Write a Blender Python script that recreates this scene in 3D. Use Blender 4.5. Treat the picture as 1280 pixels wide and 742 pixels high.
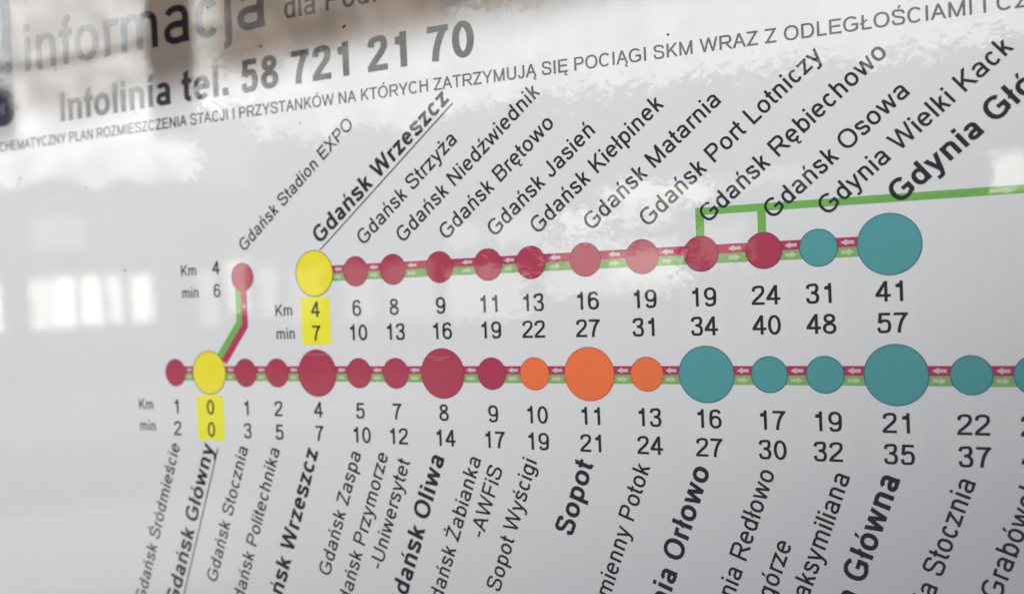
import bpy, math, random
from mathutils import Vector, Matrix
from mathutils.geometry import delaunay_2d_cdt

random.seed(7)
scene = bpy.context.scene
for o in list(bpy.data.objects):
    bpy.data.objects.remove(o)
COL = scene.collection
MM = 0.001                                   # the poster is laid out in millimetres: X right, Y up, Z out of the paper

# ------------------------------------------------------------------ camera
cam_data = bpy.data.cameras.new('camera')
cam = bpy.data.objects.new('camera', cam_data)
COL.objects.link(cam)
scene.camera = cam
cam_data.sensor_width = 36.0
cam_data.lens = 36.44
cam_data.clip_start = 0.005
cam_data.clip_end = 200.0
_r = Vector((0.89015255, 0.45387043, -0.04037407))      # right
_d = Vector((-0.03062754, -0.02880818, -0.99911563))    # down
_f = Vector((-0.45463214, 0.89060189, -0.01174274))     # forward
cam.matrix_world = Matrix(((_r.x, -_d.x, -_f.x, 0.14503448),
                           (_r.y, -_d.y, -_f.y, -0.28203239),
                           (_r.z, -_d.z, -_f.z, 0.02716230),
                           (0, 0, 0, 1)))
cam_data.dof.use_dof = True
cam_data.dof.focus_distance = 0.288
cam_data.dof.aperture_fstop = 11.0

# ------------------------------------------------------------------ exposure
scene.view_settings.view_transform = 'Standard'
scene.view_settings.look = 'None'
scene.view_settings.exposure = 0.0
scene.view_settings.gamma = 1.0
scene.render.film_transparent = False
try:
    scene.cycles.use_denoising = True
    scene.cycles.max_bounces = 6
    scene.cycles.sample_clamp_indirect = 6.0
except Exception:
    pass


class NT:
    """small helper to write node trees as formulas"""
    def __init__(self, tree):
        self.t = tree
    def n(self, kind, **kw):
        nd = self.t.nodes.new(kind)
        for k, v in kw.items():
            setattr(nd, k, v)
        return nd
    def link(self, a, b):
        self.t.links.new(a, b)
    def put(self, sock, v):
        if hasattr(v, 'is_output'):
            self.link(v, sock)
        else:
            sock.default_value = v
    def m(self, op, a, b=None, c=None, clamp=False):
        nd = self.n('ShaderNodeMath', operation=op, use_clamp=clamp)
        self.put(nd.inputs[0], a)
        if b is not None:
            self.put(nd.inputs[1], b)
        if c is not None:
            self.put(nd.inputs[2], c)
        return nd.outputs[0]
    def step(self, x, lo, hi):                 # smooth 0..1
        nd = self.n('ShaderNodeMapRange', interpolation_type='SMOOTHSTEP')
        self.put(nd.inputs['Value'], x)
        nd.inputs['From Min'].default_value = lo
        nd.inputs['From Max'].default_value = hi
        return nd.outputs[0]
    def mix(self, f, a, b):
        nd = self.n('ShaderNodeMix', data_type='RGBA')
        self.put(nd.inputs[0], f)
        for s, v in ((nd.inputs[6], a), (nd.inputs[7], b)):
            if hasattr(v, 'is_output'):
                self.link(v, s)
            else:
                s.default_value = (*v, 1.0)
        return nd.outputs[2]
    def noise(self, vec, scale, detail=2.0, rough=0.5, dist=0.0):
        nd = self.n('ShaderNodeTexNoise')
        self.link(vec, nd.inputs['Vector'])
        nd.inputs['Scale'].default_value = scale
        nd.inputs['Detail'].default_value = detail
        nd.inputs['Roughness'].default_value = rough
        nd.inputs['Distortion'].default_value = dist
        return nd


# ------------------------------------------------------------------ world: daylit open hall opposite the notice
world = bpy.data.worlds.new('World')
scene.world = world
world.use_nodes = True
wt = world.node_tree
wt.nodes.clear()
W = NT(wt)
w_out = W.n('ShaderNodeOutputWorld')
w_bg = W.n('ShaderNodeBackground')
W.link(w_bg.outputs[0], w_out.inputs[0])
tc = W.n('ShaderNodeTexCoord')
sep = W.n('ShaderNodeSeparateXYZ')
W.link(tc.outputs['Generated'], sep.inputs[0])
wx, wy, wz = sep.outputs
DEG = 180 / math.pi
az = W.m('MULTIPLY', W.m('ARCTAN2', wx, W.m('MULTIPLY', wy, -1.0)), DEG)
el = W.m('MULTIPLY', W.m('ARCSINE', wz), DEG)
wn = W.noise(tc.outputs['Generated'], 26.0, 4.0, 0.6)
wob = W.m('MULTIPLY', W.m('SUBTRACT', wn.outputs['Fac'], 0.5), 2.0)
el_w = W.m('ADD', el, W.m('MULTIPLY', wob, 1.2))
sky = W.n('ShaderNodeTexSky', sky_type='NISHITA')
sky.sun_disc = False
sky.sun_elevation = math.radians(48)
sky.sun_rotation = math.radians(215)
skyc = W.n('ShaderNodeVectorMath', operation='SCALE')
W.link(sky.outputs[0], skyc.inputs[0])
skyc.inputs['Scale'].default_value = 0.05
env = W.mix(W.step(el, 60, 75), (0.026, 0.030, 0.038), skyc.outputs[0])          # far building face, open sky high above
env = W.mix(W.step(el, -2.5, -4.5), env, (0.07, 0.074, 0.084))                  # platform floor
env = W.mix(W.step(az, -60, -75), env, (0.03, 0.034, 0.042))

def region(a0, a1, e0, e1, col, soft_a=0.6, soft_e=0.5, elv=None, amount=1.0):
    """blend a soft rectangle of azimuth / elevation into the surroundings"""
    global env
    e = el if elv is None else elv
    f = W.m('MULTIPLY', W.step(az, a0 - soft_a, a0 + soft_a), W.step(az, a1 + soft_a, a1 - soft_a))
    f = W.m('MULTIPLY', f, W.m('MULTIPLY', W.step(e, e0 - soft_e, e0 + soft_e), W.step(e, e1 + soft_e, e1 - soft_e)))
    if amount != 1.0:
        f = W.m('MULTIPLY', f, amount)
    env = W.mix(f, env, col)

# added wide pale glow, a faint veil in the film that lifts the blacks
region(-60, 8, -24, 12, (0.37, 0.42, 0.52), 3, 2.0)
# band of bright overcast sky between the roofs and the canopy, its lower edge climbing to the right
rise = W.m('ADD', W.m('MULTIPLY', W.step(az, -45.5, -39), 2.7), W.m('MULTIPLY', W.step(az, -39, -20), 2.2))
edge = W.m('SUBTRACT', W.m('ADD', el, W.m('MULTIPLY', wob, 1.5)), rise)
cloud = W.mix(W.step(az, -44, -24), (4.1, 4.2, 4.25), (4.2, 4.3, 4.25))
cloud = W.mix(W.step(W.m('SUBTRACT', el, rise), 7.0, 9.5), cloud, W.mix(W.step(az, -46, -34), (8.8, 8.9, 8.8), (4.2, 4.1, 3.9)))
f = W.m('MULTIPLY', W.m('MULTIPLY', W.step(az, -60, -55), W.step(az, 10, 2)),
        W.m('MULTIPLY', W.step(edge, 5.7, 6.1), W.step(el, 17.2, 16.2)))
cn = W.noise(tc.outputs['Generated'], 38.0, 4.0, 0.62)
cv = W.n('ShaderNodeVectorMath', operation='SCALE')
W.link(cloud, cv.inputs[0])
W.link(W.m('MULTIPLY_ADD', W.step(cn.outputs['Fac'], 0.36, 0.64), 0.45, 0.72), cv.inputs['Scale'])
env = W.mix(f, env, cv.outputs[0])
# brown canopy boards above it
wood = W.mix(W.step(W.noise(tc.outputs['Generated'], 26.0, 4.0, 0.6).outputs['Fac'], 0.34, 0.68), (0.3, 0.22, 0.16), (3.6, 3.0, 2.6))
cf = W.m('MULTIPLY', W.step(W.m('ADD', W.m('ADD', el, W.m('MULTIPLY', wob, 1.8)), W.m('MULTIPLY', W.step(az, -43, -28), -3.4)), 11.4, 11.8), W.step(az, -43.0, -41.5))
cf = W.m('MULTIPLY', cf, W.m('MULTIPLY', W.step(az, -18, -26), W.step(el, 19, 17.5)))
env = W.mix(cf, env, wood)
region(-90, 60, 17.5, 50, (0.05, 0.042, 0.04), 2, 0.8)
# added brown and dark patches that dim the reflected glare at the left
region(-51.2, -47.6, 8.3, 10.6, (1.7, 1.25, 0.95), 0.8, 0.7, el_w, 0.45)
region(-62, -52.35, 7.6, 10.7, (0.5, 0.42, 0.38), 0.35, 0.5)
# gutter line under the canopy
gut = W.m('SUBTRACT', el, W.m('MULTIPLY', W.m('ADD', az, 52.8), 0.22))
region(-60, -40, 11.35, 11.75, (2.4, 2.4, 2.4), 1.0, 0.2, gut)
# posts of the canopy
region(-46.0, -43.5, 8.3, 40, (0.10, 0.08, 0.07), 0.16, 0.4)
region(-43.6, -40.6, 6.0, 9.6, (1.2, 1.2, 1.25), 0.4, 0.5, el_w)
# pale bands of the platform floor
region(-64, -42, -14.6, -10.4, (1.25, 1.2, 1.05), 2.0, 0.5)
region(-64, -30, -7.2, -4.2, (0.8, 0.8, 0.78), 2.0, 0.6)
# daylit windows and openings of the hall opposite
region(-52.6, -44.8, -3.6, 4.6, (1.0, 1.0, 0.97), 1.2, 1.6, None, 0.3)
for a0, a1, L in ((-58, -53.15, 8.5), (-51.9, -51.0, 6.0), (-50.95, -49.75, 8.5), (-49.5, -48.35, 8.2), (-48.05, -47.35, 7.0), (-46.95, -45.95, 8.2)):
    region(a0, a1, -1.2, 1.25, (L * 0.9, L * 0.885, L * 0.78), 0.12, 0.22)
for a0, a1, e0, e1, L in ((-51.8, -49.2, 2.6, 4.2, 1.2), (-43.7, -42.8, -1.6, 1.5, 1.8), (-42.3, -41.3, -0.9, 2.0, 3.6), (-40.8, -39.9, -1.2, 1.6, 2.2),
                          (-39.2, -37.6, -1.4, 1.2, 1.3), (-36.4, -34.6, -1.8, 1.4, 1.4), (-34.2, -31.4, -2.0, 1.4, 1.5),
                          (-30.8, -26.2, -1.9, 0.9, 2.2), (-30.5, -28.6, 2.0, 3.6, 1.7), (-28.1, -25.4, 2.2, 3.7, 2.0),
                          (-25.0, -17.6, -0.7, 2.35, 2.4), (-21.5, -18.0, 0.0, 1.6, 4.4), (-24.4, -21.9, 2.75, 3.9, 3.9), (-21.1, -20.0, 2.9, 4.1, 3.5),
                          (-19.6, -18.2, 3.1, 4.1, 3.3), (-21.7, -16.0, 4.2, 5.25, 4.4), (-15.8, -10.8, 4.7, 5.6, 1.6), (-16.8, -14.2, 0.6, 3.0, 1.4),
                          (-2.0, 3, 3.9, 5.6, 5.0)):
    region(a0, a1, e0, e1, (L * 1.4, L * 1.37, L * 1.22), 0.16, 0.16)
W.link(env, w_bg.inputs[0])
w_bg.inputs[1].default_value = 1.0
try:
    world.cycles.sampling_method = 'MANUAL'
    world.cycles.sample_map_resolution = 2048
except Exception:
    pass

# ------------------------------------------------------------------ key light: spot added in place of daylight, its cone edge dimming the lower right
def lamp(name, loc, aim, power, size_deg, radius, col, blend=1.0):
    d = bpy.data.lights.new(name, 'SPOT')
    d.energy = power
    d.spot_size = math.radians(size_deg)
    d.spot_blend = blend
    d.shadow_soft_size = radius
    d.color = col
    o = bpy.data.objects.new(name, d)
    COL.objects.link(o)
    o.location = loc
    o.rotation_euler = (Vector(aim) - Vector(loc)).to_track_quat('-Z', 'Y').to_euler()
    return o

lamp('daylight_stand_in', (-0.203, -0.90, 0.90), (-0.262, 0.0, 0.745), 46.5, 83.75, 0.035, (0.992, 0.992, 0.968), 0.2)

# ------------------------------------------------------------------ materials
def ripple_group():
    """the clear film over the print is slightly wavy and creased: one shared normal field over the whole poster"""
    g = bpy.data.node_groups.new('film_ripple', 'ShaderNodeTree')
    g.interface.new_socket('Normal', in_out='OUTPUT', socket_type='NodeSocketVector')
    G = NT(g)
    out = G.n('NodeGroupOutput')
    geo = G.n('ShaderNodeNewGeometry')
    pos = G.n('ShaderNodeVectorMath', operation='SCALE')
    G.link(geo.outputs['Position'], pos.inputs[0])
    pos.inputs['Scale'].default_value = 1000.0           # millimetres
    p = pos.outputs[0]
    def slope(scale, detail, rough, amp, stretch, dist=0.0):
        mp = G.n('ShaderNodeMapping')
        G.link(p, mp.inputs['Vector'])
        mp.inputs['Scale'].default_value = stretch
        nz = G.noise(mp.outputs[0], scale, detail, rough, dist)
        a = G.n('ShaderNodeVectorMath', operation='SUBTRACT')
        G.link(nz.outputs['Color'], a.inputs[0])
        a.inputs[1].default_value = (0.5, 0.5, 0.5)
        b = G.n('ShaderNodeVectorMath', operation='SCALE')
        G.link(a.outputs[0], b.inputs[0])
        b.inputs['Scale'].default_value = amp
        return b.outputs[0]
    def add(a, b):
        v = G.n('ShaderNodeVectorMath', operation='ADD')
        G.link(a, v.inputs[0]); G.link(b, v.inputs[1])
        return v.outputs[0]
    spx = G.n('ShaderNodeSeparateXYZ')
    G.link(p, spx.inputs[0])
    mid_s = G.n('ShaderNodeVectorMath', operation='SCALE')
    G.link(slope(0.10, 3.0, 0.55, RIP_MID, (1, 1, 1), 0.6), mid_s.inputs[0])
    G.link(G.m('MULTIPLY_ADD', G.step(spx.outputs[0], -120, -60), 0.75, 0.25), mid_s.inputs['Scale'])
    s = add(slope(0.016, 1.0, 0.4, RIP_BIG, (1, 1, 1)), mid_s.outputs[0])
    fine = slope(0.42, 4.0, 0.62, RIP_FINE, (0.8, 1, 1.2), 0.8)
    # the creased crackle is strong in patches, along the upper edge of the map and over its middle
    patch = G.noise(p, 0.030, 2.0, 0.5)
    sp = G.n('ShaderNodeSeparateXYZ')
    G.link(p, sp.inputs[0])
    belt = G.m('MULTIPLY', G.step(sp.outputs[2], 58, 72), G.step(sp.outputs[2], 118, 100))
    mid = G.m('MULTIPLY', G.step(sp.outputs[0], -30, 0), G.step(sp.outputs[0], 95, 70))
    loc = G.m('MULTIPLY', G.m('MAXIMUM', belt, mid), G.step(sp.outputs[0], -150, -100))
    k = G.m('MULTIPLY_ADD', G.step(patch.outputs['Fac'], 0.40, 0.62), 0.65, 0.35)
    k = G.m('MULTIPLY_ADD', G.m('MULTIPLY', k, loc), 0.88, 0.12)
    sc = G.n('ShaderNodeVectorMath', operation='SCALE')
    G.link(fine, sc.inputs[0])
    G.link(k, sc.inputs['Scale'])
    s = add(s, sc.outputs[0])
    flat = G.n('ShaderNodeVectorMath', operation='MULTIPLY')
    G.link(s, flat.inputs[0]); flat.inputs[1].default_value = (1, 0, 1)
    nn = add(geo.outputs['Normal'], flat.outputs[0])
    nrm = G.n('ShaderNodeVectorMath', operation='NORMALIZE')
    G.link(nn, nrm.inputs[0])
    G.link(nrm.outputs[0], out.inputs[0])
    return g

RIP_BIG, RIP_MID, RIP_FINE = 0.010, 0.012, 0.052
RIPPLE = ripple_group()

def print_material(name, col, grain=0.04, edge=0.0):
    """ink or paper under the glossy film"""
    m = bpy.data.materials.new(name)
    m.use_nodes = True
    t = m.node_tree
    N = NT(t)
    b = t.nodes['Principled BSDF']
    geo = N.n('ShaderNodeNewGeometry')
    pos = N.n('ShaderNodeVectorMath', operation='SCALE')
    N.link(geo.outputs['Position'], pos.inputs[0]); pos.inputs['Scale'].default_value = 1000.0
    n1 = N.noise(pos.outputs[0], 0.9, 3.0, 0.6)          # ink density
    n2 = N.noise(pos.outputs[0], 0.05, 3.0, 0.6)
    v = N.m('ADD', N.m('MULTIPLY', N.m('SUBTRACT', n1.outputs['Fac'], 0.5), grain * 2),
            N.m('MULTIPLY', N.m('SUBTRACT', n2.outputs['Fac'], 0.5), grain * 1.5))
    hv = N.n('ShaderNodeHueSaturation')
    hv.inputs['Color'].default_value = (*col, 1)
    N.link(N.m('ADD', v, 1.0), hv.inputs['Value'])
    N.link(hv.outputs[0], b.inputs['Base Color'])
    b.inputs['Roughness'].default_value = 0.6
    b.inputs['Specular IOR Level'].default_value = 0.1
    b.inputs['Coat Weight'].default_value = 1.0
    b.inputs['Coat Roughness'].default_value = 0.008
    b.inputs['Coat IOR'].default_value = 1.5
    gr = N.n('ShaderNodeGroup'); gr.node_tree = RIPPLE
    N.link(gr.outputs[0], b.inputs['Coat Normal'])
    return m

def plain_material(name, col, rough=0.5, metal=0.0, grain=0.06):
    m = bpy.data.materials.new(name)
    m.use_nodes = True
    N = NT(m.node_tree)
    b = m.node_tree.nodes['Principled BSDF']
    geo = N.n('ShaderNodeNewGeometry')
    pos = N.n('ShaderNodeVectorMath', operation='SCALE')
    N.link(geo.outputs['Position'], pos.inputs[0]); pos.inputs['Scale'].default_value = 1000.0
    n1 = N.noise(pos.outputs[0], 0.12, 5.0, 0.6)
    hv = N.n('ShaderNodeHueSaturation')
    hv.inputs['Color'].default_value = (*col, 1)
    N.link(N.m('MULTIPLY_ADD', N.m('SUBTRACT', n1.outputs['Fac'], 0.5), grain * 2, 1.0), hv.inputs['Value'])
    N.link(hv.outputs[0], b.inputs['Base Color'])
    b.inputs['Roughness'].default_value = rough
    b.inputs['Metallic'].default_value = metal
    return m

M_PAPER = print_material('white_paper', (0.80, 0.80, 0.815), 0.022)
M_HEADING_SHADE = print_material('taupe_shade_fade', (0.64, 0.515, 0.415), 0.03)  # brown tone of the shaded heading, put into the base colour
def fade_shade(m, white):
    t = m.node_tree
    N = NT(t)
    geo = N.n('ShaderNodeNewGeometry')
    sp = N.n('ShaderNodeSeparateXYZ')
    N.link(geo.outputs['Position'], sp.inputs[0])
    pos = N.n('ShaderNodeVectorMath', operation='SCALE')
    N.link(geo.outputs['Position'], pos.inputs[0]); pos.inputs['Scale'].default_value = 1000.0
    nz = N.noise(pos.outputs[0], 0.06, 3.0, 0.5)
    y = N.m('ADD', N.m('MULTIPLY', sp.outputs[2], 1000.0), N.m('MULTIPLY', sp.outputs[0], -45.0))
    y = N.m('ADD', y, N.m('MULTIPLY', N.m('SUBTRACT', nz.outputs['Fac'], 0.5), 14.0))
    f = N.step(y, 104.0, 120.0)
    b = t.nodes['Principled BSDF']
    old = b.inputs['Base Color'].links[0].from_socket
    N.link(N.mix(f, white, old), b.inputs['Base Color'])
fade_shade(M_HEADING_SHADE, (0.80, 0.80, 0.81))
M_PATCH = print_material('sticker_paper', (0.815, 0.815, 0.828), 0.02)
M_BLACK = print_material('black_ink', (0.016, 0.016, 0.018), 0.2)
M_GREY = print_material('dark_grey_ink', (0.055, 0.058, 0.06), 0.2)
M_SMALL = print_material('small_print_ink', (0.035, 0.035, 0.038), 0.2)
M_NAVY = print_material('blue_black_ink', (0.018, 0.014, 0.028), 0.2)
M_CRIMSON = print_material('crimson_ink', (0.46, 0.038, 0.085), 0.09)
M_CRIMSON_EDGE = print_material('dark_crimson_ink', (0.22, 0.02, 0.07), 0.06)
M_BAND_RED = print_material('raspberry_ink', (0.50, 0.035, 0.11), 0.08)
M_ORANGE = print_material('orange_ink', (0.96, 0.19, 0.05), 0.06)
M_ORANGE_EDGE = print_material('dark_orange_ink', (0.55, 0.08, 0.03), 0.06)
M_TEAL = print_material('teal_ink', (0.09, 0.365, 0.375), 0.06)
M_TEAL_EDGE = print_material('dark_teal_ink', (0.03, 0.11, 0.20), 0.05)
M_YELLOW = print_material('yellow_ink', (0.95, 0.83, 0.02), 0.06)
M_HILITE = print_material('lemon_ink', (0.95, 0.89, 0.03), 0.04)
M_YELLOW_EDGE = print_material('olive_ink', (0.12, 0.10, 0.03), 0.05)
M_GREEN = print_material('leaf_green_ink', (0.19, 0.48, 0.09), 0.18)
M_GREEN_SOFT = print_material('soft_green_ink', (0.25, 0.47, 0.15), 0.18)
M_PALE = print_material('pale_green_ink', (0.52, 0.66, 0.37), 0.06)
M_WHITE = print_material('white_ink', (0.68, 0.54, 0.57), 0.03)
M_LOGO = print_material('slate_blue_ink', (0.035, 0.04, 0.085), 0.1)
M_LOGO_PALE = print_material('pale_blue_ink', (0.30, 0.36, 0.48), 0.05)
M_SCRATCH = plain_material('pale_scratch', (0.62, 0.33, 0.38), 0.6)
M_SPECK = plain_material('dried_dirt', (0.025, 0.018, 0.012), 0.9)
M_BOARD = plain_material('grey_board', (0.30, 0.31, 0.32), 0.55)
M_BLOCKER = plain_material('brown_wood', (0.22, 0.12, 0.07), 0.6)
M_WALL = plain_material('grey_plaster', (0.42, 0.41, 0.39), 0.9)

# ------------------------------------------------------------------ lettering drawn as strokes
class Pen:
    """collects stroke polygons of one glyph in units of 1/1000 em"""
    def __init__(self, wx, wy):
        self.wx, self.wy, self.polys = wx, wy, []
    def poly(self, pts):
        self.polys.append([tuple(p) for p in pts])
    def rect(self, x0, y0, x1, y1):
        self.poly([(x0, y0), (x1, y0), (x1, y1), (x0, y1)])
    def v(self, x, y0, y1):                               # vertical stem on centre x
        self.rect(x - self.wx / 2, y0, x + self.wx / 2, y1)
    def h(self, y, x0, x1):                               # horizontal bar on centre y
        self.rect(x0, y - self.wy / 2, x1, y + self.wy / 2)
    def d(self, x0, y0, x1, y1, k=1.0):                   # diagonal with level cuts, x = centre
        L = math.hypot(x1 - x0, y1 - y0)
        hw = 0.5 * self.wx * k * 0.95 * L / abs(y1 - y0)
        if y1 < y0:
            x0, y0, x1, y1 = x1, y1, x0, y0
        self.poly([(x0 - hw, y0), (x0 + hw, y0), (x1 + hw, y1), (x1 - hw, y1)])
    def path(self, pts, closed=False, k=1.0):             # stroke along points, elliptical pen, butt ends
        n = len(pts)
        L, R = [], []
        for i in range(n):
            a = pts[(i - 1) % n] if (closed or i > 0) else pts[i]
            b = pts[(i + 1) % n] if (closed or i < n - 1) else pts[i]
            tx, ty = b[0] - a[0], b[1] - a[1]
            q = math.hypot(tx, ty) or 1
            nx, ny = -ty / q, tx / q
            ox, oy = nx * self.wx / 2 * k, ny * self.wy / 2 * k
            L.append((pts[i][0] + ox, pts[i][1] + oy))
            R.append((pts[i][0] - ox, pts[i][1] - oy))
        for i in range(n if closed else n - 1):
            j = (i + 1) % n
            self.poly([R[i], R[j], L[j]])
            self.poly([R[i], L[j], L[i]])
    def dot(self, x, y, s=1.0):
        h = self.wx * s / 2
        self.rect(x - h, y - h, x + h, y + h)

def arc(cx, cy, rx, ry, a0, a1, n=14, e=2.25):
    out = []
    for i in range(n + 1):
        a = math.radians(a0 + (a1 - a0) * i / n)
        c, s = math.cos(a), math.sin(a)
        out.append((cx + rx * math.copysign(abs(c) ** (2 / e), c), cy + ry * math.copysign(abs(s) ** (2 / e), s)))
    return out

def spline(pts, n=7):
    P = [pts[0]] + list(pts) + [pts[-1]]
    out = []
    for i in range(1, len(P) - 2):
        p0, p1, p2, p3 = P[i - 1:i + 3]
        for k in range(n):
            t = k / n
            out.append(tuple(0.5 * (2 * p1[j] + (p2[j] - p0[j]) * t + (2 * p0[j] - 5 * p1[j] + 4 * p2[j] - p3[j]) * t * t
                                    + (3 * p1[j] - p0[j] - 3 * p2[j] + p3[j]) * t ** 3) for j in (0, 1)))
    out.append(tuple(pts[-1]))
    return out

ADV = {' ': 278, 'A': 667, 'B': 667, 'C': 722, 'D': 722, 'E': 667, 'F': 611, 'G': 778, 'H': 722, 'I': 278, 'J': 500, 'K': 667,
       'L': 556, 'M': 833, 'N': 722, 'O': 778, 'P': 667, 'R': 722, 'S': 667, 'T': 611, 'U': 722, 'W': 944, 'X': 667, 'Y': 667,
       'Z': 611, 'a': 556, 'b': 556, 'c': 500, 'd': 556, 'e': 556, 'f': 278, 'g': 556, 'h': 556, 'i': 222, 'j': 222, 'k': 500,
       'l': 222, 'm': 833, 'n': 556, 'o': 556, 'p': 556, 'r': 333, 's': 500, 't': 278, 'u': 556, 'w': 722, 'y': 500,
       'z': 500, '.': 278, '-': 333}
BOLD = {'A': 722, 'a': 556, 'b': 611, 'c': 556, 'd': 611, 'f': 333, 'g': 611, 'h': 611, 'i': 278, 'j': 278, 'k': 556, 'l': 278,
        'm': 889, 'n': 611, 'o': 611, 'p': 611, 'r': 389, 's': 556, 't': 333, 'u': 611, 'w': 778, 'y': 556}
ACC = {'ą': 'a', 'ę': 'e', 'ł': 'l', 'ń': 'n', 'ó': 'o', 'ś': 's', 'ź': 'z', 'ż': 'z', 'ć': 'c',
       'Ą': 'A', 'Ę': 'E', 'Ł': 'L', 'Ó': 'O', 'Ś': 'S', 'Ż': 'Z'}

def advance(ch, bold):
    c = ACC.get(ch, ch)
    if c.isdigit():
        return 556
    return BOLD.get(c, ADV[c]) if bold else ADV[c]

def draw(ch, bold):
    """polygons of one grotesque letter"""
    wx, wy = (152, 124) if bold else (110, 95)
    p = Pen(wx, wy)
    hx, hy = wx / 2, wy / 2
    c = ACC.get(ch, ch)
    A = advance(ch, bold)
    CAP, XH, DS = 716, 519, -210
    sb = 68 if bold else 76                                # stem side bearing
    ob = 38 if bold else 44                                # round side bearing
    l, r = sb + hx, A - sb - hx
    lo, ro = ob + hx, A - ob - hx
    cx = A / 2
    if c == 'o':
        p.path(arc(cx, XH / 2, cx - lo, XH / 2 + 10 - hy, 0, 360, 36)[:-1], True)
    elif c == 'O':
        p.path(arc(cx, CAP / 2, cx - lo, CAP / 2 + 10 - hy, 0, 360, 44)[:-1], True)
    elif c == 'c':
        p.path(arc(cx + 8, XH / 2, cx - lo, XH / 2 + 10 - hy, 40, 320, 30))
    elif c == 'C':
        p.path(arc(cx, CAP / 2, cx - lo, CAP / 2 + 10 - hy, 38, 318, 36))
    elif c == 'G':
        p.path(arc(cx - 6, CAP / 2, cx - lo, CAP / 2 + 10 - hy, 42, 316, 36))
        x = A - ob - 22 - hx
        p.path([(x, 370), (x, 105)]); p.h(330, cx + 16, x + hx)
        p.path([(x, 140), (x - 70, 62)], k=0.95)
    elif c == 'e':
        p.path(arc(cx, XH / 2, cx - lo, XH / 2 + 10 - hy, 2, 318, 34)); p.h(XH / 2 - 4 + hy * 0.4, lo, ro + hx * 0.95)
    elif c in 'bdpq':
        left = c in 'bp'
        s = l if left else r
        x0, x1 = (s, ro) if left else (lo, s)
        p.path(arc((x0 + x1) / 2, XH / 2, (x1 - x0) / 2, XH / 2 + 10 - hy, 0, 360, 36)[:-1], True)
        p.v(s, 0 if c in 'bd' else DS, CAP if c in 'bd' else XH)
    elif c == 'g':
        p.path(arc((lo + r) / 2, XH / 2, (r - lo) / 2, XH / 2 + 10 - hy, 0, 360, 36)[:-1], True)
        p.path([(r, XH), (r, -20)] + arc((lo + r) / 2, -30, (r - lo) / 2, 180 - hy, 0, -155, 16))
    elif c == 'a':
        s = A - 70 - hx
        p.path(arc((lo + s) / 2 + 6, XH - 160, (s - lo) / 2 - 6, 170 - hy, 160, 0, 14) + [(s, 300), (s - 2, 120), (s + 12, 0)])
        p.path(arc((lo + s) / 2, 150, (s - lo) / 2, 160 - hy, 60, 300, 26) + [(s, 66 if not bold else 90)])
        p.h(310 - hy, (lo + s) / 2, s)
    elif c in 'nhmr':
        p.v(l, 0, CAP if c == 'h' else XH)
        if c == 'r':
            p.path([(l, 330)] + arc(l + 150, XH - 150, 150, 158 - hy, 175, 68, 10))
        else:
            stems = [r] if c != 'm' else [cx, r]
            a = l
            for s in stems:
                p.path([(a, 330)] + arc((a + s) / 2, XH - 170, (s - a) / 2, 180 - hy, 178, 0, 16) + [(s, 320), (s, 0)])
                a = s
    elif c == 'u':
        p.v(r, 0, XH)
        p.path([(l, XH), (l, 190)] + arc((l + r) / 2, 170, (r - l) / 2, 180 - hy, 180, 360, 16) + [(r, 190)])
    elif c == 'i':
        p.v(cx, 0, XH); p.rect(cx - hx, CAP - 100 - (20 if bold else 0), cx + hx, CAP)
    elif c == 'j':
        p.path([(cx, XH), (cx, -80)] + arc(cx - 70, -90, 70, 110 - hy, 0, -100, 8)); p.rect(cx - hx, CAP - 100, cx + hx, CAP)
    elif c == 'l':
        p.v(cx, 0, CAP)
    elif c == 'k':
        p.v(l, 0, CAP); p.d(l, 170, A - 75 - hx * 0.6, XH); p.d(l + 0.42 * (A - l - 60), 290, A - 48 - hx * 0.75, 0)
    elif c == 'f':
        s = cx - 4
        p.path([(s, 0), (s, 560)] + arc(s + 95, 560, 95, 166 - hy, 180, 88, 8)); p.h(XH - hy, 16, A - 10)
    elif c == 't':
        s = cx - 14
        p.path([(s, 675), (s, 120)] + arc(s + 104, 138, 104, 144 - hy, 180, 282, 10)); p.h(XH - hy, 16, A - 16)
        p.poly([(s - hx, 560), (s + hx, 560), (s + hx, 716), (s - hx, 650)])
    elif c == 's':
        x0, x1 = ob + hx - 6, A - ob - hx
        p.path(spline([(x1, 385), (x1 - 45, 465), (cx, 529 - hy), (x0 + 40, 490), (x0 + 14, 385), (x0 + 80, 305), (cx, 270),
                       (x1 - 40, 230), (x1 + 2, 140), (x1 - 50, 35), (cx, -10 + hy), (x0 + 45, 50), (x0 - 2, 150)]))
    elif c == 'S':
        x0, x1 = ob + hx, A - ob - hx - 10
        p.path(spline([(x1, 520), (x1 - 50, 640), (cx, 726 - hy), (x0 + 60, 665), (x0 + 16, 540), (x0 + 80, 430), (cx, 375),
                       (x1 - 50, 315), (x1 + 8, 195), (x1 - 60, 55), (cx, -10 + hy), (x0 + 55, 70), (x0 - 2, 230)]))
    elif c == 'w':
        a = hx + 12
        xs = [a, A * 0.28, A * 0.5, A * 0.72, A - a]
        for i in range(4):
            p.d(xs[i], XH if i % 2 == 0 else 0, xs[i + 1], 0 if i % 2 == 0 else XH, 0.94)
    elif c == 'W':
        a = hx + 14
        xs = [a, A * 0.275, A * 0.5, A * 0.725, A - a]
        for i in range(4):
            p.d(xs[i], CAP if i % 2 == 0 else 0, xs[i + 1], 0 if i % 2 == 0 else CAP, 0.96)
    elif c == 'y':
        a = hx + 10
        p.d(a, XH, cx + 4, 20); p.d(A - a, XH, cx - 18, -60)
        p.path(spline([(cx + 0, 0), (cx - 35, -100), (cx - 90, -165), (30, -160)]), k=0.95)
    elif c == 'z' or c == 'Z':
        H = XH if c == 'z' else CAP
        m = 34
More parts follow.
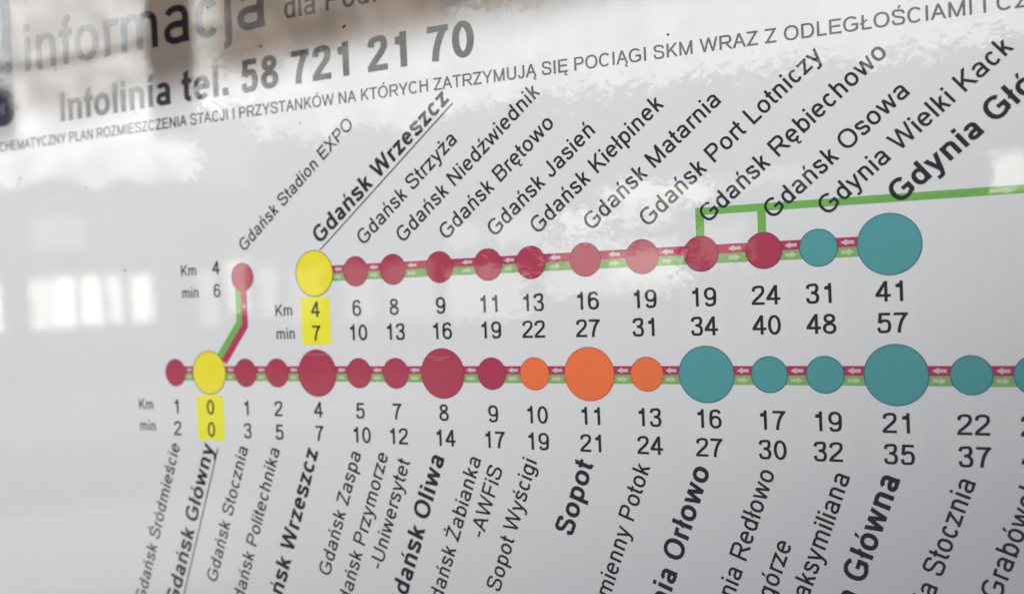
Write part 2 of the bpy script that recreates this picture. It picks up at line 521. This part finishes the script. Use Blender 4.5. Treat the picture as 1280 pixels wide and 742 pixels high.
        p.h(H - hy, m, A - m); p.h(hy, m - 6, A - m + 4)
        p.d(m + hx * 1.25, wy * 0.5, A - m - hx * 1.25, H - wy * 0.5, 0.95)
    elif c == 'X':
        p.d(hx + 20, 0, A - hx - 24, CAP); p.d(hx + 24, CAP, A - hx - 20, 0)
    elif c == 'Y':
        p.v(cx, 0, 320); p.d(hx + 14, CAP, cx, 290); p.d(A - hx - 14, CAP, cx, 290)
    elif c == 'A':
        p.d(hx + 8, 0, cx, CAP); p.d(A - hx - 8, 0, cx, CAP); p.h(255, A * 0.22, A * 0.78)
    elif c == 'K':
        p.v(l, 0, CAP); p.d(l, 225, A - 40 - hx, CAP); p.d(l + 0.33 * (A - l), 400, A - 14 - hx * 1.1, 0)
    elif c == 'M':
        p.v(l, 0, CAP); p.v(r, 0, CAP); p.d(l + 4, CAP, cx, 0, 0.96); p.d(r - 4, CAP, cx, 0, 0.96)
    elif c == 'N':
        p.v(l, 0, CAP); p.v(r, 0, CAP); p.d(l + 4, CAP, r - 4, 0)
    elif c == 'H':
        p.v(l, 0, CAP); p.v(r, 0, CAP); p.h(390, l, r)
    elif c == 'I':
        p.v(cx, 0, CAP)
    elif c == 'L':
        p.v(l, 0, CAP); p.h(hy, l, A - 36)
    elif c == 'T':
        p.v(cx, 0, CAP); p.h(CAP - hy, 20, A - 20)
    elif c == 'E' or c == 'F':
        p.v(l, 0, CAP); p.h(CAP - hy, l, A - 46)
        p.h(370 if c == 'E' else 345, l, A - 80)
        if c == 'E':
            p.h(hy, l, A - 36)
    elif c == 'J':
        s = A - 70 - hx
        p.path([(s, CAP), (s, 200)] + arc((ob + hx + s) / 2 - 8, 210, (s - ob - hx) / 2 + 8, 222 - hy, 0, -178, 14))
    elif c in 'PRB':
        p.v(l, 0, CAP)
        x1 = A - 50 - hx
        ym = 335 if c != 'B' else 385
        yt, rr = CAP - hy, (CAP - hy - ym) / 2
        p.path([(l, yt), (x1 - 150, yt)] + arc(x1 - 150, (yt + ym) / 2, 150, rr, 90, -90, 14) + [(l, ym)])
        if c == 'R':
            p.d(A * 0.53, ym, A - hx - 14, 0, 1.0)
        if c == 'B':
            p.path([(l, ym), (x1 - 140, ym)] + arc(x1 - 140, (ym + hy) / 2, 150, (ym - hy) / 2, 90, -90, 14) + [(l, hy)])
    elif c == 'D':
        x1 = A - 48 - hx
        p.v(l, 0, CAP)
        p.path([(l, CAP - hy), (x1 - 240, CAP - hy)] + arc(x1 - 240, CAP / 2, 240, CAP / 2 - hy, 90, -90, 20) + [(l, hy)])
    elif c == 'U':
        p.path([(l, CAP), (l, 240)] + arc(cx, 240, (r - l) / 2, 250 - hy, 180, 360, 18) + [(r, 240), (r, CAP)])
    elif c == '.':
        p.rect(cx - hx * 1.1, 0, cx + hx * 1.1, wx * 1.1)
    elif c == '-':
        p.h(250, 32, A - 32)
    elif c == '0':
        p.path(arc(cx, 353, cx - 42 - hx, 363 - hy, 0, 360, 40, 2.1)[:-1], True)
    elif c == '1':
        s = cx + 50
        p.v(s, 0, 716); p.poly([(s, 716), (s + hx, 716), (s - hx, 716 - 140 - wy), (s - 190, 480), (s - 190, 480 + wy * 1.15), (s - hx * 0.7, 640)])
    elif c == '2':
        x0, x1 = 44 + hx, A - 48 - hx
        p.path(spline([(x0 - 4, 500), (x0 + 30, 620), (cx, 716 - hy), (x1 - 30, 640), (x1, 520), (x1 - 50, 400), (cx - 40, 240), (x0 + 20, 130), (x0 - 10, 30)]))
        p.h(hy, 30, A - 50)
    elif c == '3':
        x0, x1 = 42 + hx, A - 48 - hx
        p.path(spline([(x0, 530), (x0 + 40, 640), (cx - 10, 716 - hy), (x1 - 50, 660), (x1 - 20, 540), (x1 - 70, 420), (cx - 40, 378)]))
        p.path(spline([(cx - 60, 378), (cx + 20, 376), (x1 - 40, 320), (x1, 210), (x1 - 50, 60), (cx - 10, -10 + hy), (x0 + 40, 60), (x0 - 6, 195)]))
    elif c == '4':
        s = A - 130 - hx
        p.v(s, 0, 716); p.h(210, 20, A - 24)
        p.poly([(20, 175), (20 + wx * 1.1, 200), (s + hx, 716), (s - hx * 0.9, 716), (20, 255)])
    elif c == '5':
        x0, x1 = 42 + hx, A - 44 - hx
        p.h(706 - hy, 104, A - 70)
        p.poly([(104, 706), (104 + wx * 0.95, 706 - wy), (66 + wx, 345), (66, 345)])
        p.path(spline([(66 + hx, 350), (cx - 20, 455 - hy * 0.6), (x1 - 50, 400), (x1, 240), (x1 - 50, 70), (cx - 10, -10 + hy), (x0 + 40, 50), (x0 - 6, 185)]))
    elif c in '69':
        pts = arc(cx, 232, cx - 42 - hx, 242 - hy, 0, 360, 34)[:-1]
        out = spline([(A - 60 - hx, 560), (A - 110 - hx, 650), (cx + 10, 716 - hy), (100 + hx * 0.6, 610), (42 + hx, 380), (42 + hx, 240)])
        if c == '9':
            f = lambda q: [(A - x, 706 - y) for x, y in q]
            pts, out = f(pts), f(out)
        p.path(pts, True); p.path(out)
    elif c == '7':
        p.h(706 - hy, 46, A - 40)
        p.path(spline([(A - 60 - hx * 0.8, 660), (cx + 40, 450), (cx - 40, 210), (cx - 68, 0)]))
    elif c == '8':
        p.path(arc(cx, 545, cx - 72 - hx, 171 - hy, 0, 360, 30)[:-1], True)
        p.path(arc(cx, 195, cx - 40 - hx, 205 - hy, 0, 360, 34)[:-1], True)
    # marks
    if ch in 'ńóśźć':
        p.poly([(cx - 20, 575), (cx + 40, 575), (cx + 135, 730), (cx + 15, 730)])
    if ch == 'ż':
        p.dot(cx, 660, 1.05)
    if ch in 'ÓŚ':
        p.poly([(cx - 20, 765), (cx + 40, 765), (cx + 140, 910), (cx + 20, 910)])
    if ch == 'Ż':
        p.dot(cx, 825, 1.05)
    if ch == 'ł':
        t = 60 if not bold else 90
        p.poly([(cx - 120, 265), (cx + 120, 400), (cx + 120, 400 + t), (cx - 120, 265 + t)])
    if ch == 'Ł':
        p.poly([(6, 240), (330, 420), (330, 490), (6, 310)])
    if ch in 'ąęĄĘ':
        x = {'ą': A - 90, 'ę': cx + 60, 'Ą': A - 70, 'Ę': A - 120}[ch]
        p.path(spline([(x, 20), (x - 75, -70), (x - 60, -150), (x + 50, -150)]), k=0.62)
    return p.polys

GLYPHS = {}
def glyph(ch, bold):
    """vertices and triangles of a glyph: the union of its strokes"""
    key = (ch, bold)
    if key not in GLYPHS:
        vs, fs = [], []
        for poly in draw(ch, bold):
            q = [poly[0]]
            for pt in poly[1:]:
                if math.dist(pt, q[-1]) > 0.5:
                    q.append(pt)
            if len(q) > 2 and math.dist(q[0], q[-1]) <= 0.5:
                q.pop()
            if len(q) < 3:
                continue
            area = sum(q[i][0] * q[(i + 1) % len(q)][1] - q[(i + 1) % len(q)][0] * q[i][1] for i in range(len(q)))
            if area < 0:
                q.reverse()
            if abs(area) < 2:
                continue
            k = len(vs)
            vs += [Vector((x, y)) for x, y in q]
            fs.append(list(range(k, k + len(q))))
        r = delaunay_2d_cdt(vs, [], fs, 0, 0.01)
        tri = [f for f, of in zip(r[2], r[5]) if of]
        GLYPHS[key] = ([(v.x / 1000, v.y / 1000) for v in r[0]], [list(t) for t in tri])
    return GLYPHS[key]

def text_width(s, bold):
    return sum(advance(c, bold) for c in s) / 1000

# ------------------------------------------------------------------ objects
def link(o, parent=None):
    COL.objects.link(o)
    if parent is not None:
        o.parent = parent
    return o

def mesh_obj(name, verts, faces, mat, parent=None, label=None):
    """verts in poster millimetres (x, y up, z out of the paper)"""
    me = bpy.data.meshes.new(name)
    me.from_pydata([(x * MM, -z * MM, y * MM) for x, y, z in verts], [], faces)
    me.materials.append(mat)
    me.update()
    o = bpy.data.objects.new(name, me)
    link(o, parent)
    if label:
        o['label'] = label
    return o

Z_LINE, Z_BAND, Z_ARROW, Z_DOT, Z_RING, Z_BOX, Z_TEXT = 0.02, 0.03, 0.045, 0.06, 0.075, 0.03, 0.09

def text(name, s, x, y, size, mat, parent, bold=False, ang=0.0, shear=0.0, sx=1.0, anchor='l', z=Z_TEXT, label=None, underline=None, stretch=0.0):
    """one line of print; ang in degrees, shear leans the letters along the line"""
    a = math.radians(ang)
    ux, uy = math.cos(a), math.sin(a)
    w = text_width(s, bold) * size * sx
    off = {'l': 0.0, 'c': -w / 2, 'r': -w}[anchor]
    verts, faces = [], []
    def put(u, v):
        q = off + u * size * sx + stretch * u * u + v * size * shear
        verts.append((x + ux * q - uy * v * size, y + uy * q + ux * v * size, z))
    pen = 0.0
    for c in s:
        if c != ' ':
            gv, gf = glyph(c, bold)
            k = len(verts)
            for gx, gy in gv:
                put(pen + gx, gy)
            faces += [[i + k for i in t] for t in gf]
        pen += advance(c, bold) / 1000
    if underline:
        k = len(verts)
        d, t = underline
        u1 = pen
        for u, v in ((-0.12, -d - t), (u1, -d - t), (u1, -d), (-0.12, -d)):
            put(u, v)
        for i in range(k, k + 4):
            verts[i] = (verts[i][0], verts[i][1], z + 0.012)
        faces.append([k, k + 1, k + 2, k + 3])
    return mesh_obj(name, verts, faces, mat, parent, label)

def disc(name, x, y, r, mat, parent, z=Z_DOT, label=None, n=72):
    vs = [(x + r * math.cos(2 * math.pi * i / n), y + r * math.sin(2 * math.pi * i / n), z) for i in range(n)]
    return mesh_obj(name, vs, [list(range(n))], mat, parent, label)

def ring(name, x, y, r, w, mat, parent, z=Z_RING, n=72):
    vs, fs = [], []
    for i in range(n):
        c, s = math.cos(2 * math.pi * i / n), math.sin(2 * math.pi * i / n)
        vs += [(x + (r - w) * c, y + (r - w) * s, z), (x + r * c, y + r * s, z)]
    for i in range(n):
        j = (i + 1) % n
        fs.append([2 * i, 2 * i + 1, 2 * j + 1, 2 * j])
    return mesh_obj(name, vs, fs, mat, parent)

def flat(name, pts, mat, parent, z, label=None):
    ar = sum(pts[i][0] * pts[(i + 1) % len(pts)][1] - pts[(i + 1) % len(pts)][0] * pts[i][1] for i in range(len(pts)))
    if ar < 0:
        pts = pts[::-1]
    return mesh_obj(name, [(a, b, z) for a, b in pts], [list(range(len(pts)))], mat, parent, label)

def rounded(x0, y0, x1, y1, r, n=6):
    out = []
    for cx, cy, a0 in ((x1 - r, y0 + r, -90), (x1 - r, y1 - r, 0), (x0 + r, y1 - r, 90), (x0 + r, y0 + r, 180)):
        for i in range(n + 1):
            a = math.radians(a0 + 90 * i / n)
            out.append((cx + r * math.cos(a), cy + r * math.sin(a)))
    return out

def box(name, x0, y0, z0, x1, y1, z1, mat, parent=None, rot=0.0):
    vs = [(x, y, z) for z in (z0, z1) for y in (y0, y1) for x in (x0, x1)]
    if rot:
        c, s = math.cos(math.radians(rot)), math.sin(math.radians(rot))
        mx, my = (x0 + x1) / 2, (y0 + y1) / 2
        vs = [(mx + (x - mx) * c - (y - my) * s, my + (x - mx) * s + (y - my) * c, z) for x, y, z in vs]
    fs = [[0, 2, 3, 1], [4, 5, 7, 6], [0, 1, 5, 4], [2, 6, 7, 3], [0, 4, 6, 2], [1, 3, 7, 5]]
    o = mesh_obj(name, vs, fs, mat, parent)
    bv = o.modifiers.new('edge', 'BEVEL')
    bv.width = 0.6 * MM
    bv.segments = 2
    return o

# ---- wall behind
wall = mesh_obj('wall', [(-1500, -1300, -32), (1500, -1300, -32), (1500, 1300, -32), (-1500, 1300, -32)], [[0, 1, 2, 3]], M_WALL)
wall['kind'] = 'structure'

# ---- the poster
poster = bpy.data.objects.new('route_map_poster', None)
poster.empty_display_size = 0.02
poster['label'] = 'white laminated railway route map poster with coloured station dots under a glossy film'
poster['category'] = 'poster'
link(poster)
PX0, PX1, PY0, PY1 = -262.0, 232.0, -140.0, 196.0

# paper: finely divided sheet with thickness given by the board behind it
flat('paper_sheet', [(PX0, PY0), (PX1, PY0), (PX1, PY1), (PX0, PY1)], M_PAPER, poster, 0.0)
box('backing_board', PX0 - 6, PY0 - 6, -30, PX1 + 6, PY1 + 6, -0.6, M_BOARD, poster)

# heading: warm tone of its shade painted into the colour, fading to white below
flat('heading_shade_tint', [(PX0, 92.0), (PX1, 92.0), (PX1, PY1), (PX0, PY1)], M_HEADING_SHADE, poster, 0.01)
text('heading_text', 'informacja', -213.4, 119.4, 26.0, M_NAVY, poster, sx=1.042)
text('heading_text', 'dla Podróżnych', -82.0, 120.6, 10.6, M_NAVY, poster)
text('telephone_line', 'Infolinia tel. 58 721 21 70', -194.0, 97.7, 15.75, M_GREY, poster, bold=True, sx=0.980, stretch=0.044, ang=0.2)
SUB = 'SCHEMATYCZNY PLAN ROZMIESZCZENIA STACJI I PRZYSTANKÓW NA KTÓRYCH ZATRZYMUJĄ SIĘ POCIĄGI SKM WRAZ Z ODLEGŁOŚCIAMI I CZASEM PRZEJAZDU'
text('subtitle_line', SUB, -233.1, 89.3, 5.39, M_SMALL, poster, sx=0.947, stretch=0.00431)
logo = flat('logo_panel', rounded(-256, 99.4, -219.6, 160, 6), M_LOGO, poster, Z_BAND)
text('logo_letter', 'www', -245.5, 104.0, 9.0, M_LOGO_PALE, logo, bold=True)
flat('logo_disc', [(-246 + 22 * math.cos(t * math.pi / 30), 140 + 19 * math.sin(t * math.pi / 30)) for t in range(60)], M_LOGO_PALE, logo, Z_DOT)

# station dots: x, y, radius, ink, names, km, min, description
CR, OR, TE, YE = 'crimson', 'orange', 'teal', 'yellow'
INK = {CR: (M_CRIMSON, M_CRIMSON_EDGE), OR: (M_ORANGE, M_ORANGE_EDGE), TE: (M_TEAL, M_TEAL_EDGE), YE: (M_YELLOW, M_YELLOW_EDGE)}
R1, R2, R0 = 33.7, 0.0, 33.7
KM_LOW, MIN_LOW, KM_UP, MIN_UP = -15.0, -23.05, 19.0, 10.9
DIG = 7.35

def station(x, y, size, ink, km, mn, yk, ym, dx=0.0):
    r = {0: 5.0, 1: 7.85, 2: 8.0}[size]
    d = disc('station_dot', x, y, r, INK[ink][0], poster)
    d['label'] = '%s %s station dot' % ({0: 'small', 1: 'large', 2: 'large'}[size], ink)
    ring('dot_outline', x, y, r + 0.02, 0.28 if ink == YE else 0.22, INK[ink][1], d)
    if km:
        text('kilometre_figure', km, x + dx, yk, DIG, M_BLACK, d, anchor='c')
    if mn:
        text('minute_figure', mn, x + dx, ym, DIG, M_BLACK, d, anchor='c')
    if x > 60 and km:
        flat('figure_patch', rounded(x - 6.3, ym - 0.9, x + 5.9, yk + 6.1, 0.5), M_PATCH, d, 0.012)
    return d

def upper_name(d, s, x, y, size=6.67, bold=False, **k):
    text('station_name', s, x, y, size, M_BLACK, d, bold=bold, ang=UP_ANG - (0.8 if bold else 0.0), shear=UP_SHEAR, **k)

def lower_name(d, s, x, y, bold=False, anchor='r', size=6.3, **k):
    text('station_name', s, x, y, size, M_BLACK, d, bold=bold, ang=LOW_ANG, shear=LOW_SHEAR, anchor=anchor, **k)

UP_ANG, UP_SHEAR = 39.6, 0.0
LOW_ANG, LOW_SHEAR = 70.3, 0.0
SZ_UP, SZ_LOW, SZ_LOW_BOLD = 6.92, 7.0, 8.45

LOWER = [(-138.7, 0, CR, '1', '2'), (-122.4, 1, YE, '0', '0'), (-105.5, 0, CR, '1', '3'), (-91.3, 0, CR, '2', '5'), (-74.1, 2, CR, '4', '7'),
         (-56.9, 0, CR, '5', '10'), (-42.4, 0, CR, '7', '12'), (-24.7, 2, CR, '8', '14'), (-7.0, 0, CR, '9', '17'), (7.7, 0, OR, '10', '19'),
         (25.6, 2, OR, '11', '21'), (43.5, 0, OR, '13', '24'), (61.0, 2, TE, '16', '27'), (78.6, 0, TE, '17', '30'), (93.3, 0, TE, '19', '32'),
         (111.1, 2, TE, '21', '35'), (128.9, 0, TE, '22', '37'), (143.3, 0, TE, '24', '40')]
UPPER = [(-73.6, 1, YE, '4', '7'), (-56.6, 0, CR, '6', '10'), (-41.9, 0, CR, '8', '13'), (-24.3, 0, CR, '9', '16'), (-6.8, 0, CR, '11', '19'),
         (7.9, 0, CR, '13', '22'), (25.7, 0, CR, '16', '27'), (43.4, 0, CR, '19', '31'), (60.8, 0, CR, '19', '34'), (78.3, 0, CR, '24', '40'),
         (92.8, 0, TE, '31', '48'), (110.6, 2, TE, '41', '57')]
low = [station(x, R2, s, i, k, m, KM_LOW, MIN_LOW, -0.1 if x < 0 else 0.1) for x, s, i, k, m in LOWER]
up = [station(x, R1, s, i, k, m, KM_UP, MIN_UP, -0.1 if x < 0 else 0.1) for x, s, i, k, m in UPPER]
expo = station(-105.1, R0, 0, CR, '', '', 0, 0)
text('kilometre_figure', '4', -117.0, 35.2, 6.6, M_BLACK, expo, anchor='c')
text('minute_figure', '6', -117.0, 27.0, 6.6, M_BLACK, expo, anchor='c')

# yellow highlight boxes behind the figures of the two yellow stations
for d, x0, y0, x1, y1 in ((low[1], -129.1, -24.3, -116.3, -8.2), (up[0], -79.9, 9.6, -67.7, 25.6)):
    ym = (y0 + y1) / 2
    flat('highlight_box', rounded(x0, ym - 0.6, x1, y1, 1.1), M_HILITE, d, Z_BOX)
    flat('highlight_box', rounded(x0, y0, x1, ym + 0.5, 1.1), M_HILITE, d, Z_BOX + 0.01)

# the Km / min row headings
for x, yk, ym in ((-158.2, -13.7, -21.7), (-91.3, 19.75, 11.7), (-134.2, 35.2, 27.15)):
    text('kilometre_heading', 'Km', x, yk, 5.35, M_SMALL, poster)
    text('minute_heading', 'min', x + 0.1, ym, 5.35, M_SMALL, poster)

# upper names: start points on the poster
UPN = [('Gdańsk Strzyża', -53.3), ('Gdańsk Niedźwiednik', -37.9), ('Gdańsk Brętowo', -21.7), ('Gdańsk Jasień', -4.4), ('Gdańsk Kiełpinek', 10.3),
       ('Gdańsk Matarnia', 27.8), ('Gdańsk Port Lotniczy', 45.2), ('Gdańsk Rębiechowo', 62.8), ('Gdańsk Osowa', 80.7), ('Gdynia Wielki Kack', 95.1)]
upper_name(up[0], 'Gdańsk Wrzeszcz', -70.9, 43.2, 8.05, bold=True, underline=(0.16, 0.045))
for d, (s, x) in zip(up[1:], UPN):
    upper_name(d, s, x + 0.2, 41.8, SZ_UP)
upper_name(up[11], 'Gdynia Główna', 113.3, 43.6, 7.93, bold=True)
text('station_name', 'Gdańsk Stadion EXPO', -103.9, 42.3, 6.2, M_BLACK, expo, ang=38.7)

# lower names: end points on the poster
LWN = [('Gdańsk Śródmieście', -138.3, False), ('Gdańsk Główny', -121.9, True), ('Gdańsk Stocznia', -106.0, False), ('Gdańsk Politechnika', -91.8, False),
       ('Gdańsk Wrzeszcz', -75.3, True), ('Gdańsk Zaspa', -57.6, False), ('Gdańsk Przymorze', -46.8, False), ('Gdańsk Oliwa', -25.4, True),
       ('Gdańsk Żabianka', -12.2, False), ('Sopot Wyścigi', 7.1, False), ('Sopot', 25.6, True), ('Sopot Kamienny Potok', 43.2, False),
       ('Gdynia Orłowo', 60.9, True), ('Gdynia Redłowo', 78.9, False), ('Św. Maksymiliana', 98.6, False), ('Gdynia Główna', 111.1, True),
       ('Gdynia Stocznia', 128.9, False), ('Gdynia Grabówek', 143.9, False)]
for d, (s, x, b) in zip(low, LWN):
    lower_name(d, s, x + 0.35, -26.5, b, size=SZ_LOW_BOLD if b else SZ_LOW, underline=(0.19, 0.05) if s == 'Gdańsk Główny' else None)
lower_name(low[6], '-Uniwersytet', -38.2, -28.6, size=SZ_LOW)
lower_name(low[8], '-AWFiS', -4.4, -29.2, size=SZ_LOW)
lower_name(low[14], 'Gdynia Wzgórze', 83.1, -45.6, size=SZ_LOW)

# line bands between the dots, each with its little arrow
def arrow(parent, x, y, right, L=3.5, H=1.75, mat=None, z=Z_ARROW):
    s = 1 if right else -1
    hl, t = L * 0.48, H * 0.25
    pts = [(x - s * L / 2, y - t), (x + s * (L / 2 - hl), y - t), (x + s * (L / 2 - hl), y - H / 2), (x + s * L / 2, y),
           (x + s * (L / 2 - hl), y + H / 2), (x + s * (L / 2 - hl), y + t), (x - s * L / 2, y + t)]
    k = [[0, 1, 5, 6], [2, 3, 4]] if s > 0 else [[6, 5, 1, 0], [4, 3, 2]]
    mesh_obj('arrow', [(a, b, z) for a, b in pts], k, mat or M_WHITE, parent)

def bands(dots, y, offs):
    for i in range(len(dots) - 1):
        (xa, sa), (xb, sb) = dots[i][:2], dots[i + 1][:2]
        ra, rb = ({0: 5, 1: 7.85, 2: 8}[q] for q in (sa, sb))
        x0, x1 = xa + ra - 0.8, xb - rb + 0.8
        g0, g1 = xa + ra, xb - rb
        f = offs.get(i, 0.5)
        L = min(3.6, (g1 - g0) * 0.72)
        xm = g0 + L / 2 + 0.15 + (g1 - g0 - L - 0.3) * f
        a = flat('red_line_segment', [(x0, y - 0.25), (x1, y - 0.25), (x1, y + 2.35), (x0, y + 2.35)], M_BAND_RED, poster, Z_BAND)
        arrow(a, xm, y + 1.05, False, L)
        b = flat('green_line_segment', [(x0, y - 2.85), (x1, y - 2.85), (x1, y - 0.25), (x0, y - 0.25)], M_GREEN_SOFT, poster, Z_BAND)
        arrow(b, xm, y - 1.5, True, L * 0.95, 1.9, M_PALE)

bands([(x, s) for x, s, *_ in LOWER], R2, {})
bands([(x, s) for x, s, *_ in UPPER], R1, {2: 0.12, 3: 0.85, 5: 0.3, 6: 0.6, 7: 0.2, 8: 0.7})

# branch to the stadium
xk = -106.2
g = mesh_obj('green_line_segment', [(xk - 2.45, 29.6, Z_BAND), (xk, 29.6, Z_BAND), (xk, 17.2, Z_BAND), (xk - 2.45, 18.2, Z_BAND),
                                    (-116.4, 4.6, Z_BAND), (-119.4, 5.2, Z_BAND)], [[3, 2, 1, 0], [5, 4, 2, 3]], M_GREEN, poster)
arrow_pts = [(xk - 1.25, 20.6), (xk - 1.9, 22.3), (xk - 0.55, 22.3)]
flat('arrow', arrow_pts, M_PALE, g, Z_ARROW)
r_ = mesh_obj('red_line_segment', [(xk, 29.6, Z_BAND), (xk + 2.75, 29.6, Z_BAND), (xk + 2.75, 16.1, Z_BAND), (xk, 17.2, Z_BAND),
                                   (-114.0, 3.0, Z_BAND), (-116.4, 4.6, Z_BAND)], [[0, 3, 2, 1], [3, 5, 4, 2]], M_BAND_RED, poster)
flat('arrow', [(xk + 1.35, 24.6), (xk + 0.7, 22.9), (xk + 2.0, 22.9)], M_WHITE, r_, Z_ARROW)

# the long green line above the upper row with two drops
gl = mesh_obj('green_line_segment', [(59.6, 36, Z_LINE), (62.0, 36, Z_LINE), (62.0, 44.4, Z_LINE), (59.6, 46.5, Z_LINE),
                                     (76.9, 44.4, Z_LINE), (79.2, 44.4, Z_LINE), (79.2, 36, Z_LINE), (76.9, 36, Z_LINE),
                                     (205, 44.4, Z_LINE), (205, 46.5, Z_LINE)],
              [[0, 1, 2, 3], [7, 6, 5, 4], [3, 2, 4, 5, 8, 9]], M_GREEN, poster)
arrow(gl, 137.6, 45.4, True, 6.2, 1.5, M_PALE)

# specks of dirt stuck on the film
for x, y, a, b, q in [(-115.5, 129.8, .55, .42, 30), (-92.4, 112.9, .5, .4, 10), (-57.1, 114.4, .75, .45, 35), (-226.4, 118.1, .5, .5, 0),
                      (-222.2, 123.6, .22, 1.0, 15), (-222.4, 120.6, .25, .6, -20), (-194.6, 118.0, .35, .4, 0), (-152.8, 96.8, .3, .25, 20),
                      (-76.9, 84.8, .25, .25, 0), (-218.0, 77.6, .24, 1.0, -30), (-219.4, 75.6, .45, .2, 25), (-199.9, 70.8, .25, .3, 0),
                      (-181.1, 71.1, .3, .25, 0), (53.7, 95.7, .35, .35, 0), (-162.0, 38.6, .5, .3, 20)]:
    n = 11
    c, s = math.cos(math.radians(q)), math.sin(math.radians(q))
    vs = [(x, y, 0.1 + 0.5 * min(a, b))]
    for i in range(n):
        t = 2 * math.pi * i / n
        k = random.uniform(0.75, 1.2)
        u, v = a * k * math.cos(t), b * k * math.sin(t)
        vs.append((x + u * c - v * s, y + u * s + v * c, 0.1))
    mesh_obj('dirt_speck', vs, [[0, 1 + i, 1 + (i + 1) % n] for i in range(n)], M_SPECK, poster)
# hair scratches across two of the large dots
for x0, y0, x1, y1 in ((-29.9, 5.3, -21.9, 4.95), (-80.0, 6.3, -68.6, 6.15), (-28.0, 4.2, -24.5, 4.3)):
    flat('film_scratch', [(x0, y0), (x1, y1), (x1, y1 + 0.10), (x0, y0 + 0.13)], M_SCRATCH, poster, 0.11)

# ---- brown board added out of view above the poster to shade the heading
blocker = box('shade_board', -520, 242, -31.9, 520, 256, 150, M_BLOCKER, None, 2.8)
blocker['label'] = 'brown wooden board added out of view above the poster to shade the heading'
blocker['category'] = 'blocker'
